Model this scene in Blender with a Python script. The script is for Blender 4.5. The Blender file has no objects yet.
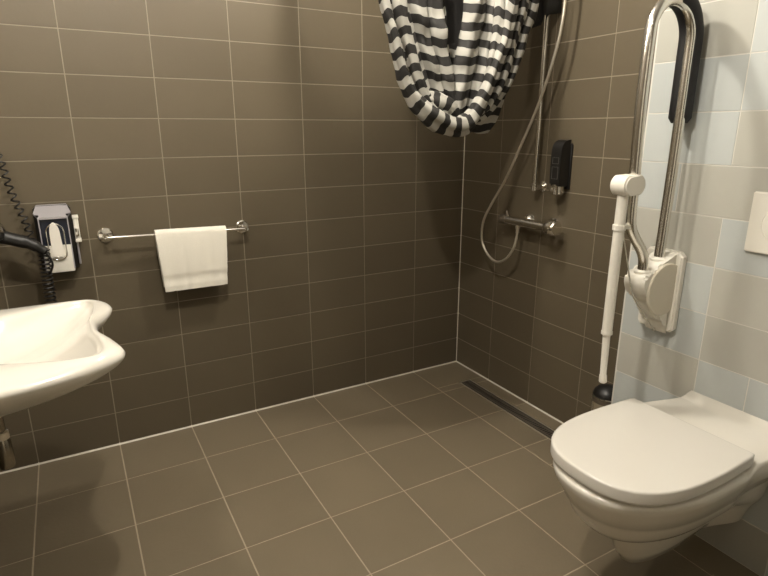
import bpy, bmesh, math, random
from mathutils import Vector, Matrix
random.seed(7)
C = bpy.context.scene.collection
PI = math.pi

# ------------------------------------------------------------ materials
def mat(name, col, rough=0.5, metal=0.0, spec=0.5, noise=0.0, nscale=20, bump=0.0, bscale=200, coat=0.0, sss=0.0, trans=0.0, attr=None, sheen=0.0, rvar=0.0):
    m = bpy.data.materials.new(name); m.use_nodes = True
    nt = m.node_tree; b = nt.nodes['Principled BSDF']
    b.inputs['Base Color'].default_value = (*col, 1)
    b.inputs['Roughness'].default_value = rough
    b.inputs['Metallic'].default_value = metal
    b.inputs['Specular IOR Level'].default_value = spec
    b.inputs['Coat Weight'].default_value = coat
    b.inputs['Coat Roughness'].default_value = 0.08
    if sheen: b.inputs['Sheen Weight'].default_value = sheen
    if trans: b.inputs['Transmission Weight'].default_value = trans
    tc = nt.nodes.new('ShaderNodeTexCoord')
    src = None
    if attr:
        at = nt.nodes.new('ShaderNodeAttribute'); at.attribute_name = attr
        mx = nt.nodes.new('ShaderNodeMix'); mx.data_type = 'RGBA'; mx.blend_type = 'MULTIPLY'
        mx.inputs[0].default_value = 1; mx.inputs[6].default_value = (*col, 1)
        nt.links.new(at.outputs['Color'], mx.inputs[7]); src = mx.outputs[2]
    if noise or rvar:
        n = nt.nodes.new('ShaderNodeTexNoise'); n.inputs['Scale'].default_value = nscale; n.inputs['Detail'].default_value = 5
        nt.links.new(tc.outputs['Object'], n.inputs['Vector'])
    if noise:
        r = nt.nodes.new('ShaderNodeMapRange'); r.inputs['To Min'].default_value = 1-noise; r.inputs['To Max'].default_value = 1+noise
        nt.links.new(n.outputs['Fac'], r.inputs['Value'])
        m2 = nt.nodes.new('ShaderNodeMix'); m2.data_type = 'RGBA'; m2.blend_type = 'MULTIPLY'; m2.inputs[0].default_value = 1
        if src: nt.links.new(src, m2.inputs[6])
        else: m2.inputs[6].default_value = (*col, 1)
        nt.links.new(r.outputs[0], m2.inputs[7]); src = m2.outputs[2]
    if rvar:
        r = nt.nodes.new('ShaderNodeMapRange'); r.inputs['To Min'].default_value = rough-rvar; r.inputs['To Max'].default_value = rough+rvar
        nt.links.new(n.outputs['Fac'], r.inputs['Value']); nt.links.new(r.outputs[0], b.inputs['Roughness'])
    if src: nt.links.new(src, b.inputs['Base Color'])
    if bump:
        n = nt.nodes.new('ShaderNodeTexNoise'); n.inputs['Scale'].default_value = bscale; n.inputs['Detail'].default_value = 3
        nt.links.new(tc.outputs['Object'], n.inputs['Vector'])
        bp = nt.nodes.new('ShaderNodeBump'); bp.inputs['Strength'].default_value = bump; bp.inputs['Distance'].default_value = 0.002
        nt.links.new(n.outputs['Fac'], bp.inputs['Height']); nt.links.new(bp.outputs[0], b.inputs['Normal'])
    return m

BROWN = (0.112, 0.0905, 0.059)
M = {}
M['wall_tile'] = mat('brown_glazed_wall_tile', BROWN, 0.45, spec=0.3, noise=0.06, nscale=6, bump=0.15, bscale=60, attr='tint', rvar=0.05)
M['floor_tile'] = mat('brown_floor_tile', (0.180, 0.146, 0.096), 0.5, spec=0.35, noise=0.10, nscale=5, bump=0.3, bscale=90, attr='tint', rvar=0.08)
M['grey_tile'] = mat('warm_grey_wall_tile', (0.46, 0.452, 0.400), 0.33, noise=0.03, nscale=6, attr='tint')
M['blue_tile'] = mat('pale_blue_wall_tile', (0.490, 0.515, 0.500), 0.33, noise=0.03, nscale=6, attr='tint')
M['grout'] = mat('beige_grout', (0.27, 0.23, 0.17), 0.8, noise=0.12, nscale=40)
M['floor_grout'] = mat('beige_floor_grout', (0.38, 0.32, 0.235), 0.8, noise=0.15, nscale=30)
M['light_grout'] = mat('light_grout', (0.68, 0.66, 0.60), 0.8, noise=0.06, nscale=40)
M['caulk'] = mat('pale_silicone', (0.60, 0.56, 0.47), 0.5, noise=0.08, nscale=30)
M['ceiling'] = mat('white_ceiling_paint', (0.36, 0.34, 0.31), 0.8)
M['ceramic'] = mat('white_ceramic', (0.76, 0.725, 0.65), 0.16, coat=0.4)
M['lid'] = mat('white_lid_plastic', (0.72, 0.69, 0.63), 0.2, coat=0.2)
M['plastic'] = mat('cream_white_plastic', (0.78, 0.75, 0.67), 0.38)
M['plastic_dark'] = mat('cream_disc_plastic', (0.66, 0.61, 0.50), 0.42)
M['chrome'] = mat('chrome', (0.86, 0.84, 0.80), 0.10, metal=1)
M['steel'] = mat('brushed_steel', (0.80, 0.77, 0.71), 0.22, metal=1)
M['hose'] = mat('satin_metal_hose', (0.62, 0.57, 0.47), 0.36, metal=0.75)
M['black'] = mat('black_plastic', (0.010, 0.009, 0.008), 0.42)
M['foam'] = mat('black_foam', (0.010, 0.009, 0.009), 0.65, bump=0.3)
M['dark_steel'] = mat('dark_steel', (0.20, 0.17, 0.13), 0.4, metal=0.6)
M['dark_chrome'] = mat('dark_chrome', (0.34, 0.31, 0.26), 0.22, metal=1)  # chrome with a darker base colour, for the trap pipes and cup
M['darkslot'] = mat('dark_slots', (0.012, 0.010, 0.008), 0.7)
M['navy'] = mat('navy_panel', (0.010, 0.014, 0.028), 0.35)
M['lilac'] = mat('grey_lilac_metal', (0.42, 0.40, 0.42), 0.35, metal=0.3)
M['towel'] = mat('white_terry', (0.84, 0.80, 0.70), 0.95, noise=0.05, nscale=300, bump=1.0, bscale=420, sheen=0.3)
M['dark_cloth'] = mat('dark_grey_cloth', (0.014, 0.0125, 0.0115), 0.85, bump=0.4, bscale=300)
M['glass'] = mat('opal_lamp', (0.9, 0.88, 0.8), 0.4)
M['frame_mark'] = mat('grey_emboss', (0.10, 0.095, 0.085), 0.35)

def stripes():
    m = bpy.data.materials.new('black_and_white_striped_fabric'); m.use_nodes = True
    nt = m.node_tree; b = nt.nodes['Principled BSDF']
    uv = nt.nodes.new('ShaderNodeUVMap'); uv.uv_map = 'stripe'
    sp = nt.nodes.new('ShaderNodeSeparateXYZ'); nt.links.new(uv.outputs[0], sp.inputs[0])
    fr = nt.nodes.new('ShaderNodeMath'); fr.operation = 'FRACT'; nt.links.new(sp.outputs[0], fr.inputs[0])
    gt = nt.nodes.new('ShaderNodeMath'); gt.operation = 'GREATER_THAN'; gt.inputs[1].default_value = 0.5
    nt.links.new(fr.outputs[0], gt.inputs[0])
    mx = nt.nodes.new('ShaderNodeMix'); mx.data_type = 'RGBA'
    mx.inputs[6].default_value = (0.018, 0.016, 0.014, 1); mx.inputs[7].default_value = (0.42, 0.405, 0.36, 1)
    nt.links.new(gt.outputs[0], mx.inputs[0]); nt.links.new(mx.outputs[2], b.inputs['Base Color'])
    b.inputs['Roughness'].default_value = 0.75
    tr = nt.nodes.new('ShaderNodeBsdfTranslucent'); nt.links.new(mx.outputs[2], tr.inputs[0])
    ms = nt.nodes.new('ShaderNodeMixShader'); ms.inputs[0].default_value = 0.12
    nt.links.new(b.outputs[0], ms.inputs[1]); nt.links.new(tr.outputs[0], ms.inputs[2])
    nt.links.new(ms.outputs[0], nt.nodes['Material Output'].inputs[0])
    return m
M['stripe'] = stripes()

# ------------------------------------------------------------ helpers
def obj(name, bm, m, parent=None, ang=35, smooth=True):
    me = bpy.data.meshes.new(name)
    bmesh.ops.recalc_face_normals(bm, faces=bm.faces)
    bm.to_mesh(me); bm.free()
    for x in (m if isinstance(m, (list, tuple)) else [m]): me.materials.append(x)
    if smooth:
        for p in me.polygons: p.use_smooth = True
        me.set_sharp_from_angle(angle=math.radians(ang))
    o = bpy.data.objects.new(name, me); C.objects.link(o)
    if parent:
        o.parent = parent
        o.matrix_parent_inverse = parent.matrix_world.inverted()
    return o

def empty(name, loc, label, cat, group=None):
    o = bpy.data.objects.new(name, None); C.objects.link(o); o.location = loc
    o.matrix_world = Matrix.Translation(loc)
    o['label'] = label; o['category'] = cat
    if group: o['group'] = group
    return o

def tag(o, label, cat, group=None):
    o['label'] = label; o['category'] = cat
    if group: o['group'] = group
    return o

def struct(name, bm, m, **k):
    o = obj(name, bm, m, **k); o['kind'] = 'structure'; return o

def box(bm, lo, hi, bev=0.0, seg=2, mi=0):
    lo, hi = Vector(lo), Vector(hi)
    r = bmesh.ops.create_cube(bm, size=1, matrix=Matrix.Translation((lo+hi)/2) @ Matrix.Diagonal((*(hi-lo), 1)))
    vs = r['verts']; fs = {f for v in vs for f in v.link_faces}
    for f in fs: f.material_index = mi
    if bev:
        es = {e for v in vs for e in v.link_edges}
        bmesh.ops.bevel(bm, geom=list(es), offset=bev, segments=seg, affect='EDGES', profile=0.6)

def spline(pts, sub=6, closed=False):
    pts = [Vector(p) for p in pts]; out = []; n = len(pts)
    rng = range(n if closed else n-1)
    for i in rng:
        if closed: p0, p1, p2, p3 = pts[(i-1) % n], pts[i], pts[(i+1) % n], pts[(i+2) % n]
        else: p0, p1, p2, p3 = pts[max(i-1, 0)], pts[i], pts[i+1], pts[min(i+2, n-1)]
        for k in range(sub):
            t = k/sub
            out.append(0.5*((2*p1)+(-p0+p2)*t+(2*p0-5*p1+4*p2-p3)*t*t+(-p0+3*p1-3*p2+p3)*t**3))
    if not closed: out.append(pts[-1])
    return out

def loft(bm, rings, cap=True, closed=True):
    R = [[bm.verts.new(p) for p in r] for r in rings]
    n = len(R[0]); fs = []
    for a, b in zip(R[:-1], R[1:]):
        for i in range(n if closed else n-1):
            j = (i+1) % n
            fs.append(bm.faces.new((a[i], a[j], b[j], b[i])))
    if cap and closed:
        fs.append(bm.faces.new(R[0][::-1])); fs.append(bm.faces.new(R[-1]))
    return R, fs

def tube(bm, pts, r, seg=16, cap=True, ref=(0, 1, 0), flat=1.0):
    pts = [Vector(p) for p in pts]; rings = []
    ref = Vector(ref); up = None
    for i, p in enumerate(pts):
        t = (pts[min(i+1, len(pts)-1)]-pts[max(i-1, 0)]).normalized()
        if up is None:
            up = ref - t*ref.dot(t)
            if up.length < 1e-3: up = Vector((1, 0, 0)) - t*t.x
        else: up = up - t*up.dot(t)
        up.normalize(); side = t.cross(up)
        rr = r[i] if isinstance(r, (list, tuple)) else r
        rings.append([p + (up*math.cos(a)*flat + side*math.sin(a))*rr for a in [2*PI*k/seg for k in range(seg)]])
    return loft(bm, rings, cap)

def lathe(bm, prof, o, axis=(0, 0, 1), seg=32):
    """prof: (radius, height) pairs along axis from o"""
    a = Vector(axis).normalized(); o = Vector(o)
    u = a.orthogonal().normalized(); v = a.cross(u)
    rings = [[o + a*h + (u*math.cos(2*PI*k/seg) + v*math.sin(2*PI*k/seg))*max(r, 1e-4) for k in range(seg)] for r, h in prof]
    return loft(bm, rings)

def prism(bm, poly, axis, lo, hi, bev=0.0):
    def P(a, b, c): return {'x': (c, a, b), 'y': (a, c, b), 'z': (a, b, c)}[axis]
    n0 = len(bm.verts)
    R, fs = loft(bm, [[P(a, b, lo) for a, b in poly], [P(a, b, hi) for a, b in poly]])
    if bev:
        es = [e for r in R for e in {e for v in r for e in v.link_edges} if all(w in r for w in e.verts)]
        bmesh.ops.bevel(bm, geom=list(set(es)), offset=bev, segments=3, affect='EDGES')

# ------------------------------------------------------------ room
RH, TW = 0.1500, 0.3
CEIL = 2.43
XL, YF = -2.40, -3.3          # left wall, wall behind the camera
XB, YB = -0.172, -1.185       # tiled cistern box face and its end

def tiled(name, quads, origin, U, V, N, base_rect, mats, base_mat, thick=0.012, lift=0.0012, gap=0.0014):
    """one mesh: grout slab + one shallow raised plate per tile. quads: (u0,v0,u1,v1,matindex)"""
    bm = bmesh.new(); lay = bm.loops.layers.float_color.new('tint')
    origin, U, V, N = map(Vector, (origin, U, V, N))
    def P(u, v, n): return origin + U*u + V*v + N*n
    def slab(u0, v0, u1, v1, n0, n1, mi, ch=0.0, tint=1.0):
        a = [P(u0, v0, n0), P(u1, v0, n0), P(u1, v1, n0), P(u0, v1, n0)]
        b = [P(u0+ch, v0+ch, n1), P(u1-ch, v0+ch, n1), P(u1-ch, v1-ch, n1), P(u0+ch, v1-ch, n1)]
        A = [bm.verts.new(p) for p in a]; B = [bm.verts.new(p) for p in b]
        fs = [bm.faces.new(A), bm.faces.new(B)] + [bm.faces.new((A[i], A[(i+1) % 4], B[(i+1) % 4], B[i])) for i in range(4)]
        for f in fs:
            f.material_index = mi
            for l in f.loops: l[lay] = (tint, tint, tint, 1)
    slab(*base_rect, -thick, 0, 0)
    for u0, v0, u1, v1, mi in quads:
        slab(u0+gap, v0+gap, u1-gap, v1-gap, -0.001, lift, mi, 0.0006, random.uniform(0.95, 1.05))
    return struct(name, bm, [base_mat]+mats, smooth=False)

def grid(us, vs, mi=1):
    return [(a, c, b, d, mi) for a, b in zip(us[:-1], us[1:]) for c, d in zip(vs[:-1], vs[1:])]
def steps(a, b, first, w):
    r = [a]; x = first
    while x < b-1e-3:
        if x > a+1e-3: r.append(x)
        x += w
    return r+[b]
zs = steps(0, CEIL, RH, RH)
# back wall: u = -x from the shower corner
tiled('wall_back', grid(steps(0, -XL, TW, TW), zs), (0, 0, 0), (-1, 0, 0), (0, 0, 1), (0, -1, 0), (0, 0, -XL, CEIL), [M['wall_tile']], M['grout'])
# shower wall, runs from the corner towards the cistern box
tiled('wall_right', grid(steps(0, 1.30, 0.289, 0.299), zs), (0, 0, 0), (0, -1, 0), (0, 0, 1), (-1, 0, 0), (0, 0, 1.30, CEIL), [M['wall_tile']], M['grout'])
# light tiled cistern box: G grey = 1, B blue = 2
rows = {0: 'G', 1: 'G', 2: 'B', 3: 'G', 4: 'B', 5: 'B', 6: 'G', 7: 'B', 8: 'B', 9: 'B', 10: 'G', 11: 'G', 12: 'B', 13: 'G', 14: 'B', 15: 'G', 16: 'B'}
L2 = {0: 'G', 1: 'B', 2: 'G', 3: 'BB', 4: 'G', 5: 'G', 6: 'B', 7: 'GG', 8: 'G', 9: 'B', 10: 'B', 11: 'B', 12: 'G', 13: 'B', 14: 'G', 15: 'B', 16: 'G'}
qs = []
Ltot = -YF + YB
for n in range(17):
    z0, z1 = n*0.1507, min((n+1)*0.1507, CEIL)
    if z1-z0 < 0.01: continue
    if n == 7: us = steps(0, Ltot, 0.143, 0.3)
    elif n == 3: us = [0, 0.293, 0.447] + [0.447+0.3*k for k in range(1, 6)] + [Ltot]
    else: us = steps(0, Ltot, 0.293, 0.3)
    code = rows[n] + L2[n]
    for i, (a, b) in enumerate(zip(us[:-1], us[1:])):
        c = code[i] if i < len(code) else random.choice('GB')
        qs.append((a, z0, b, z1, 1 if c == 'G' else 2))
tiled('wall_box', qs, (XB, YB, 0), (0, -1, 0), (0, 0, 1), (-1, 0, 0), (0, 0, Ltot, CEIL), [M['grey_tile'], M['blue_tile']], M['light_grout'], thick=0.15)
# left wall and the wall behind the camera
tiled('wall_left', grid(steps(0, -YF, TW, TW), zs), (XL, 0, 0), (0, -1, 0), (0, 0, 1), (1, 0, 0), (0, 0, -YF, CEIL), [M['wall_tile']], M['grout'])
tiled('wall_front', grid(steps(0, XB-XL, TW, TW), zs), (XL, YF, 0), (1, 0, 0), (0, 0, 1), (0, 1, 0), (0, 0, XB-XL, CEIL), [M['wall_tile']], M['grout'])
bm = bmesh.new(); box(bm, (-1.95, YF+0.001, 0.001), (-1.02, YF+0.035, 2.10), 0.004); d_ = struct('added_door_1', bm, M['plastic'])  # pale door added behind the camera to brighten reflections in the metal
bm = bmesh.new(); tube(bm, [(-1.86, YF+.03, 1.05), (-1.86, YF+.085, 1.05), (-1.74, YF+.085, 1.05)], 0.009, 12); obj('added_door_handle', bm, M['chrome'], d_)
# ceiling
bm = bmesh.new(); box(bm, (XL-0.02, YF-0.02, CEIL), (0.02, 0.02, CEIL+0.02)); struct('ceiling', bm, M['ceiling'], smooth=False)
# floor: u=-x, v=-y, with a slot left for the drain channel
DX0, DX1, DY0, DY1 = 0.084, 0.157, 0.236, 1.03
us = steps(0, -XL, TW, TW); vs = steps(0, -YF, 0.288, 0.2963)
fq = []
for a, b in zip(us[:-1], us[1:]):
    for c, d in zip(vs[:-1], vs[1:]):
        if a < 0.01 and d > DY0 and c < DY1:
            c0, d0 = max(c, DY0), min(d, DY1)
            if c < DY0: fq.append((a, c, b, DY0, 1))
            if d > DY1: fq.append((a, DY1, b, d, 1))
            fq.append((0, c0, DX0, d0, 1)); fq.append((DX1, c0, b, d0, 1))
        else: fq.append((a, c, b, d, 1))
tiled('floor', fq, (0, 0, 0), (-1, 0, 0), (0, -1, 0), (0, 0, 1), (0, 0, -XL, -YF), [M['floor_tile']], M['floor_grout'], thick=0.02, gap=0.0019, lift=0.001)

# silicone joints
def bead(name, pts, n1, n2, w):
    bm = bmesh.new(); n1, n2 = Vector(n1), Vector(n2)
    loft(bm, [[Vector(p), Vector(p)+n1*w, Vector(p)+(n1+n2)*w*0.38, Vector(p)+n2*w] for p in pts])
    struct(name, bm, M['caulk'])
bead('trim_1', [(XL, 0, 0), (0, 0, 0)], (0, -1, 0), (0, 0, 1), 0.0085)
bead('trim_2', [(0, 0, 0), (0, YB, 0)], (-1, 0, 0), (0, 0, 1), 0.0085)
bead('trim_3', [(0, 0, 0), (0, 0, CEIL)], (-1, 0, 0), (0, -1, 0), 0.0065)
bead('trim_4', [(XB, YB, 0), (XB, YF, 0)], (-1, 0, 0), (0, 0, 1), 0.004)
bm = bmesh.new(); box(bm, (XB-0.0016, YB-0.004, 0), (XB+0.001, YB+0.0015, CEIL)); struct('trim_5', bm, M['light_grout'], smooth=False)

# ------------------------------------------------------------ floor drain
t = empty('shower_drain', (-0.106, -0.63, 0), 'long narrow slotted shower drain channel in the floor beside the brown wall', 'drain')
bm = bmesh.new()
for lo, hi in (((-DX1, -DY1, -0.004), (-DX1+0.006, -DY0, 0.0026)), ((-DX0-0.006, -DY1, -0.004), (-DX0, -DY0, 0.0026)),
               ((-DX1, -DY0-0.006, -0.004), (-DX0, -DY0, 0.0026)), ((-DX1, -DY1, -0.004), (-DX0, -DY1+0.006, 0.0026))): box(bm, lo, hi)
obj('frame', bm, M['hose'], t, smooth=False)
bm = bmesh.new(); box(bm, (-DX1+0.005, -DY1+0.005, -0.003), (-DX0-0.005, -DY0-0.005, 0.0006)); obj('channel', bm, M['darkslot'], t, smooth=False)
bm = bmesh.new()
box(bm, (-DX1+0.013, -DY1+0.012, 0.0004), (-DX1+0.024, -DY0-0.012, 0.0024)); box(bm, (-DX0-0.024, -DY1+0.012, 0.0004), (-DX0-0.013, -DY0-0.012, 0.0024))
y = -DY1+0.012
while y < -DY0-0.014:
    box(bm, (-DX1+0.02, y, 0.0004), (-DX0-0.02, y+0.0045, 0.0024)); y += 0.0125
obj('grating', bm, M['dark_steel'], t, smooth=False)

# ------------------------------------------------------------ toilet
Y0 = -1.582
SS = [i/30*0.62 for i in range(31)] + [0.62+0.38*math.sin(PI/2*i/16) for i in range(1, 17)]
def sm(x): x = max(0, min(1, x)); return x*x*(3-2*x)
def tring(xf, hw, hww, z, z_of=None, ex=2.35, s0=0.48, flare=0.34):
    left, right = [], []
    for s in SS:
        Yc = Y0-0.052*sm(1-s/0.33)
        x = XB-0.001 + (xf-XB)*s
        w = hww+(hw-hww)*(0.5*sm(s/flare)+0.5*min(1, s/flare))
        if s > s0: w *= max(0.0, 1-((s-s0)/(1-s0))**ex)**(1/ex)
        zz = z_of(s, x) if z_of else z
        left.append((x, Yc+w, zz)); right.append((x, Yc-w, zz))
    return left[:-1] + [(left[-1][0], Y0, left[-1][2])] + right[:-1][::-1]
t = empty('toilet', (-0.45, Y0, 0), 'white wall-hung toilet with closed lid on the pale tiled wall', 'toilet')
def ztop(s, x):
    d = -x
    if d > 0.40: return 0.434
    if d > 0.350: return 0.434+0.021*sm((0.40-d)/0.05)
    return 0.455+0.020*min(1, (0.35-d)/0.14)+0.018*sm((0.215-d)/0.04)
def zt(off): return lambda s, x: ztop(s, x)-off
bm = bmesh.new()
rings = [tring(-0.545, 0.040, 0.035, 0.088, z_of=lambda s, x: 0.088+0.062*(1-s)), tring(-0.578, 0.060, 0.052, 0.098, z_of=lambda s, x: 0.098+0.05*(1-s)), tring(-0.603, 0.073, 0.060, 0.135, z_of=lambda s, x: 0.135+0.04*(1-s)), tring(-0.620, 0.084, 0.072, 0.190, z_of=lambda s, x: 0.19+0.02*(1-s)), tring(-0.640, 0.090, 0.082, 0.228),
         tring(-0.690, 0.108, 0.090, 0.243), tring(-0.735, 0.140, 0.098, 0.268), tring(-0.760, 0.157, 0.101, 0.295), tring(-0.772, 0.166, 0.106, 0.325), tring(-0.776, 0.169, 0.108, 0.336),
         tring(-0.784, 0.173, 0.112, 0.341), tring(-0.798, 0.182, 0.130, 0.372), tring(-0.818, 0.195, 0.160, 0.402), tring(-0.823, 0.199, 0.166, 0.42, z_of=zt(0.014)),
         tring(-0.823, 0.199, 0.166, 0.43, z_of=zt(0.005)), tring(-0.818, 0.194, 0.162, 0.434, z_of=zt(0))]
R, fs = loft(bm, rings, cap=False)
bm.faces.new(R[0][::-1])
top = R[-1]; n = len(SS)
L = top[:n]; Rr = [top[0]]  # ladder fill between both sides
rt = [top[-1-i] for i in range(n-1)]
for i in range(n-2):
    bm.faces.new((L[i], L[i+1], rt[i+1], rt[i]))
bm.faces.new((L[n-2], L[n-1], rt[n-2]))
for k in range(len(R)-1): pass
obj('bowl', bm, M['ceramic'], t, ang=60)
def dring(z, ins, xb=-0.357, xf=-0.818, hw=0.1950, dome=0.0):
    left, right = [], []
    xb -= ins; xf += ins; hw -= ins
    N = 40
    for i in range(N+1):
        s = math.sin(PI/2*i/N) if i > N*0.0 else 0
        x = xb+(xf-xb)*s
        w = hw*(0.97+0.03*sm(s/0.35))
        if s > 0.36: w = hw*max(0.0, 1-((s-0.36)/0.64)**2.75)**(1/2.75)
        if s < 0.05: w -= 0.006*(1-math.sqrt(max(0, 1-((0.05-s)/0.05)**2)))
        left.append((x, Y0+w, z)); right.append((x, Y0-w, z))
    return left[:-1]+[(left[-1][0], Y0, z)]+right[:-1][::-1]
bm = bmesh.new(); loft(bm, [dring(0.4346, 0.016), dring(0.4352, 0.013), dring(0.447, 0.011), dring(0.4482, 0.013)]); obj('seat', bm, M['lid'], t, ang=50)
bm = bmesh.new(); loft(bm, [dring(0.4490, 0.012), dring(0.4488, 0.003), dring(0.4505, 0.0), dring(0.476, 0.0), dring(0.4795, 0.001), dring(0.4815, 0.0035), dring(0.4820, 0.008), dring(0.4822, 0.05), dring(0.4826, 0.1)]); obj('lid', bm, M['lid'], t, ang=50)

# ------------------------------------------------------------ flush plate
t = empty('flush_plate', (XB-0.002, -1.642, 1.056), 'square white flush plate with a round button on the pale tiled wall', 'flush plate')
bm = bmesh.new(); prism(bm, [(-1.557, 0.972), (-1.557, 1.141), (-1.727, 1.141), (-1.727, 0.972)], 'x', XB-0.002, XB-0.013, 0); 
bmesh.ops.bevel(bm, geom=list(bm.edges), offset=0.003, segments=3, affect='EDGES'); obj('plate', bm, M['plastic'], t)
bm = bmesh.new(); lathe(bm, [(0.052, 0.0), (0.052, 0.0115), (0.050, 0.013), (0.0485, 0.0115), (0.047, 0.0115), (0.045, 0.0145), (0.0, 0.0155)], (XB-0.002, -1.642, 1.056), (-1, 0, 0), 48); obj('button', bm, M['plastic'], t)

# ------------------------------------------------------------ fold-up grab rail
YG = -1.335
t = empty('grab_rail', (XB, YG, 0.80), 'steel fold-up grab rail raised upright on a cream bracket beside the toilet', 'grab rail')
path = [(-0.309, YG, 0.845), (-0.308, YG, 0.890), (-0.312, YG, 0.920), (-0.330, YG, 0.950), (-0.362, YG, 0.985), (-0.388, YG, 1.020), (-0.398, YG, 1.06), (-0.401, YG, 1.15), (-0.411, YG, 1.36), (-0.412, YG, 1.50)]
path = spline(path, 6)
for i in range(1, 16):
    a = PI*i/15; path.append(Vector((-0.320-0.092*math.cos(a), YG, 1.555+0.096*math.sin(a))))
path += spline([(-0.228, YG, 1.50), (-0.228, YG, 1.25), (-0.232, YG, 1.0), (-0.236, YG, 0.88)], 4)
bm = bmesh.new(); tube(bm, path, 0.0158, 20); obj('rail', bm, M['steel'], t, ang=60)
YP = YG+0.010
pp = [Vector((-0.345, YP, 1.664))]
for i in range(1, 12):
    a = PI/2+PI/2*i/11*1.0; pp.append(Vector((-0.318-0.1055*math.cos(a), YP, 1.555+0.108*math.sin(a))))
pp += [Vector((-0.2125, YP, z)) for z in (1.50, 1.45, 1.40, 1.34, 1.325)]
bm = bmesh.new(); tube(bm, pp, [0.018]+[0.030]*(len(pp)-2)+[0.021], 18, flat=1.1); obj('pad', bm, M['foam'], t, ang=60)['label'] = 'black foam pad'
bm = bmesh.new(); prism(bm, [(-1.272, 0.935), (-1.378, 0.935), (-1.392, 0.92), (-1.392, 0.68), (-1.380, 0.668), (-1.270, 0.668), (-1.262, 0.68), (-1.262, 0.92)], 'x', XB-0.0015, XB-0.028, 0.005); obj('mounting_plate', bm, M['plastic'], t)
bm = bmesh.new()
hp = spline([(XB-0.025, 0.660), (-0.205, 0.672), (-0.216, 0.702), (-0.255, 0.726), (-0.272, 0.772), (-0.318, 0.800), (-0.340, 0.835), (-0.340, 0.862), (-0.325, 0.876), (-0.290, 0.880), (-0.272, 0.900), (-0.240, 0.912), (XB-0.025, 0.930)], 5)
hp = [(p[0], p[1]) for p in [(v.x, v.y) for v in [Vector((a.x, a.y, 0)) for a in [Vector((q[0], q[1], 0)) for q in hp]]]]
prism(bm, hp, 'y', -1.298, -1.372, 0.008); obj('housing', bm, M['plastic'], t, ang=50)
bm = bmesh.new(); lathe(bm, [(0.086, 0.0), (0.086, 0.005), (0.083, 0.009), (0.0, 0.011)], (-0.240, -1.370, 0.818), (0, -1, 0), 48); obj('pivot_cover', bm, M['plastic_dark'], t)
bm = bmesh.new(); lathe(bm, [(0.017, 0), (0.024, 0.001), (0.025, 0.012), (0.0162, 0.018)], (-0.237, YG, 0.900), (0, 0, 1)); obj('collar', bm, M['plastic'], t)
bm = bmesh.new(); lathe(bm, [(0.018, 0), (0.025, 0.001), (0.026, 0.010), (0.018, 0.014)], (-0.309, YG, 0.870), (0, 0, 1)); obj('collar', bm, M['plastic'], t)
bm = bmesh.new(); tube(bm, [(-0.430, YG, 1.03), (-0.416, YG, 0.99), (-0.350, YG, 0.822), (-0.343, YG, 0.808), (-0.210, YG-0.002, 0.664)], 0.0026, 8); lathe(bm, [(0.007, -0.003), (0.007, 0.003)], (-0.205, YG, 0.666), (0, 1, 0), 16); obj('linkage', bm, M['steel'], t)
# folded support leg
g = obj('support_leg', (lambda b: (tube(b, [(-0.4440, YG, 1.135), (-0.4445, YG, 0.697)], 0.0155, 20), tube(b, [(-0.4445, YG, 0.704), (-0.4445, YG, 0.694)], 0.0170, 20), b)[-1])(bmesh.new()), M['plastic'], t, ang=50)
g['label'] = 'white telescopic support leg folded against the rail'
bm = bmesh.new(); tube(bm, [(-0.4445, YG, 0.700), (-0.4385, YG, 0.555), (-0.4382, YG, 0.553), (-0.4360, YG, 0.530), (-0.4358, YG, 0.527)], [0.0115, 0.0100, 0.0115, 0.0125, 0.009], 18); obj('inner_tube', bm, M['plastic'], g, ang=50)
bm = bmesh.new()
st = []
for i in range(24):
    a = 2*PI*i/24; cx = 0.020 if math.cos(a) >= 0 else -0.020
    st.append((-0.431+cx+0.026*math.cos(a), 1.152+0.029*math.sin(a)))
prism(bm, st, 'y', YG-0.030, YG+0.026, 0.005); obj('foot', bm, M['plastic'], g, ang=40)
bm = bmesh.new(); tube(bm, [(-0.4442, YG, 1.037), (-0.4442, YG, 1.021)], 0.0190, 22); box(bm, (-0.444, YG-0.010, 1.022), (-0.385, YG+0.010, 1.036), 0.003); obj('clip', bm, M['plastic'], g, ang=50)

# ------------------------------------------------------------ toilet brush holder
t = empty('toilet_brush_holder', (-0.072, -1.075, 0.20), 'round chrome and black toilet brush holder on the brown wall behind the toilet', 'brush holder')
bm = bmesh.new(); lathe(bm, [(0.052, 0.0), (0.056, 0.004), (0.057, 0.03), (0.057, 0.075), (0.0575, 0.078)], (-0.072, -1.088, 0.180)); obj('cup', bm, M['chrome'], t)
bm = bmesh.new(); lathe(bm, [(0.0565, 0.0), (0.0575, 0.002), (0.0575, 0.022), (0.054, 0.024)], (-0.072, -1.088, 0.2565)); obj('rim', bm, M['dark_steel'], t)
bm = bmesh.new(); lathe(bm, [(0.0585, 0.0), (0.0595, 0.002), (0.0585, 0.005)], (-0.072, -1.088, 0.279)); obj('trim_ring', bm, M['chrome'], t)
bm = bmesh.new(); lathe(bm, [(0.055, 0.0), (0.055, 0.003), (0.050, 0.018), (0.038, 0.030), (0.022, 0.038), (0.010, 0.041), (0.0, 0.042)], (-0.072, -1.088, 0.283)); obj('brush_lid', bm, M['black'], t)
bm = bmesh.new(); box(bm, (-0.03, -1.085, 0.20), (-0.001, -1.055, 0.26), 0.003); obj('wall_mount', bm, M['chrome'], t)

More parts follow.
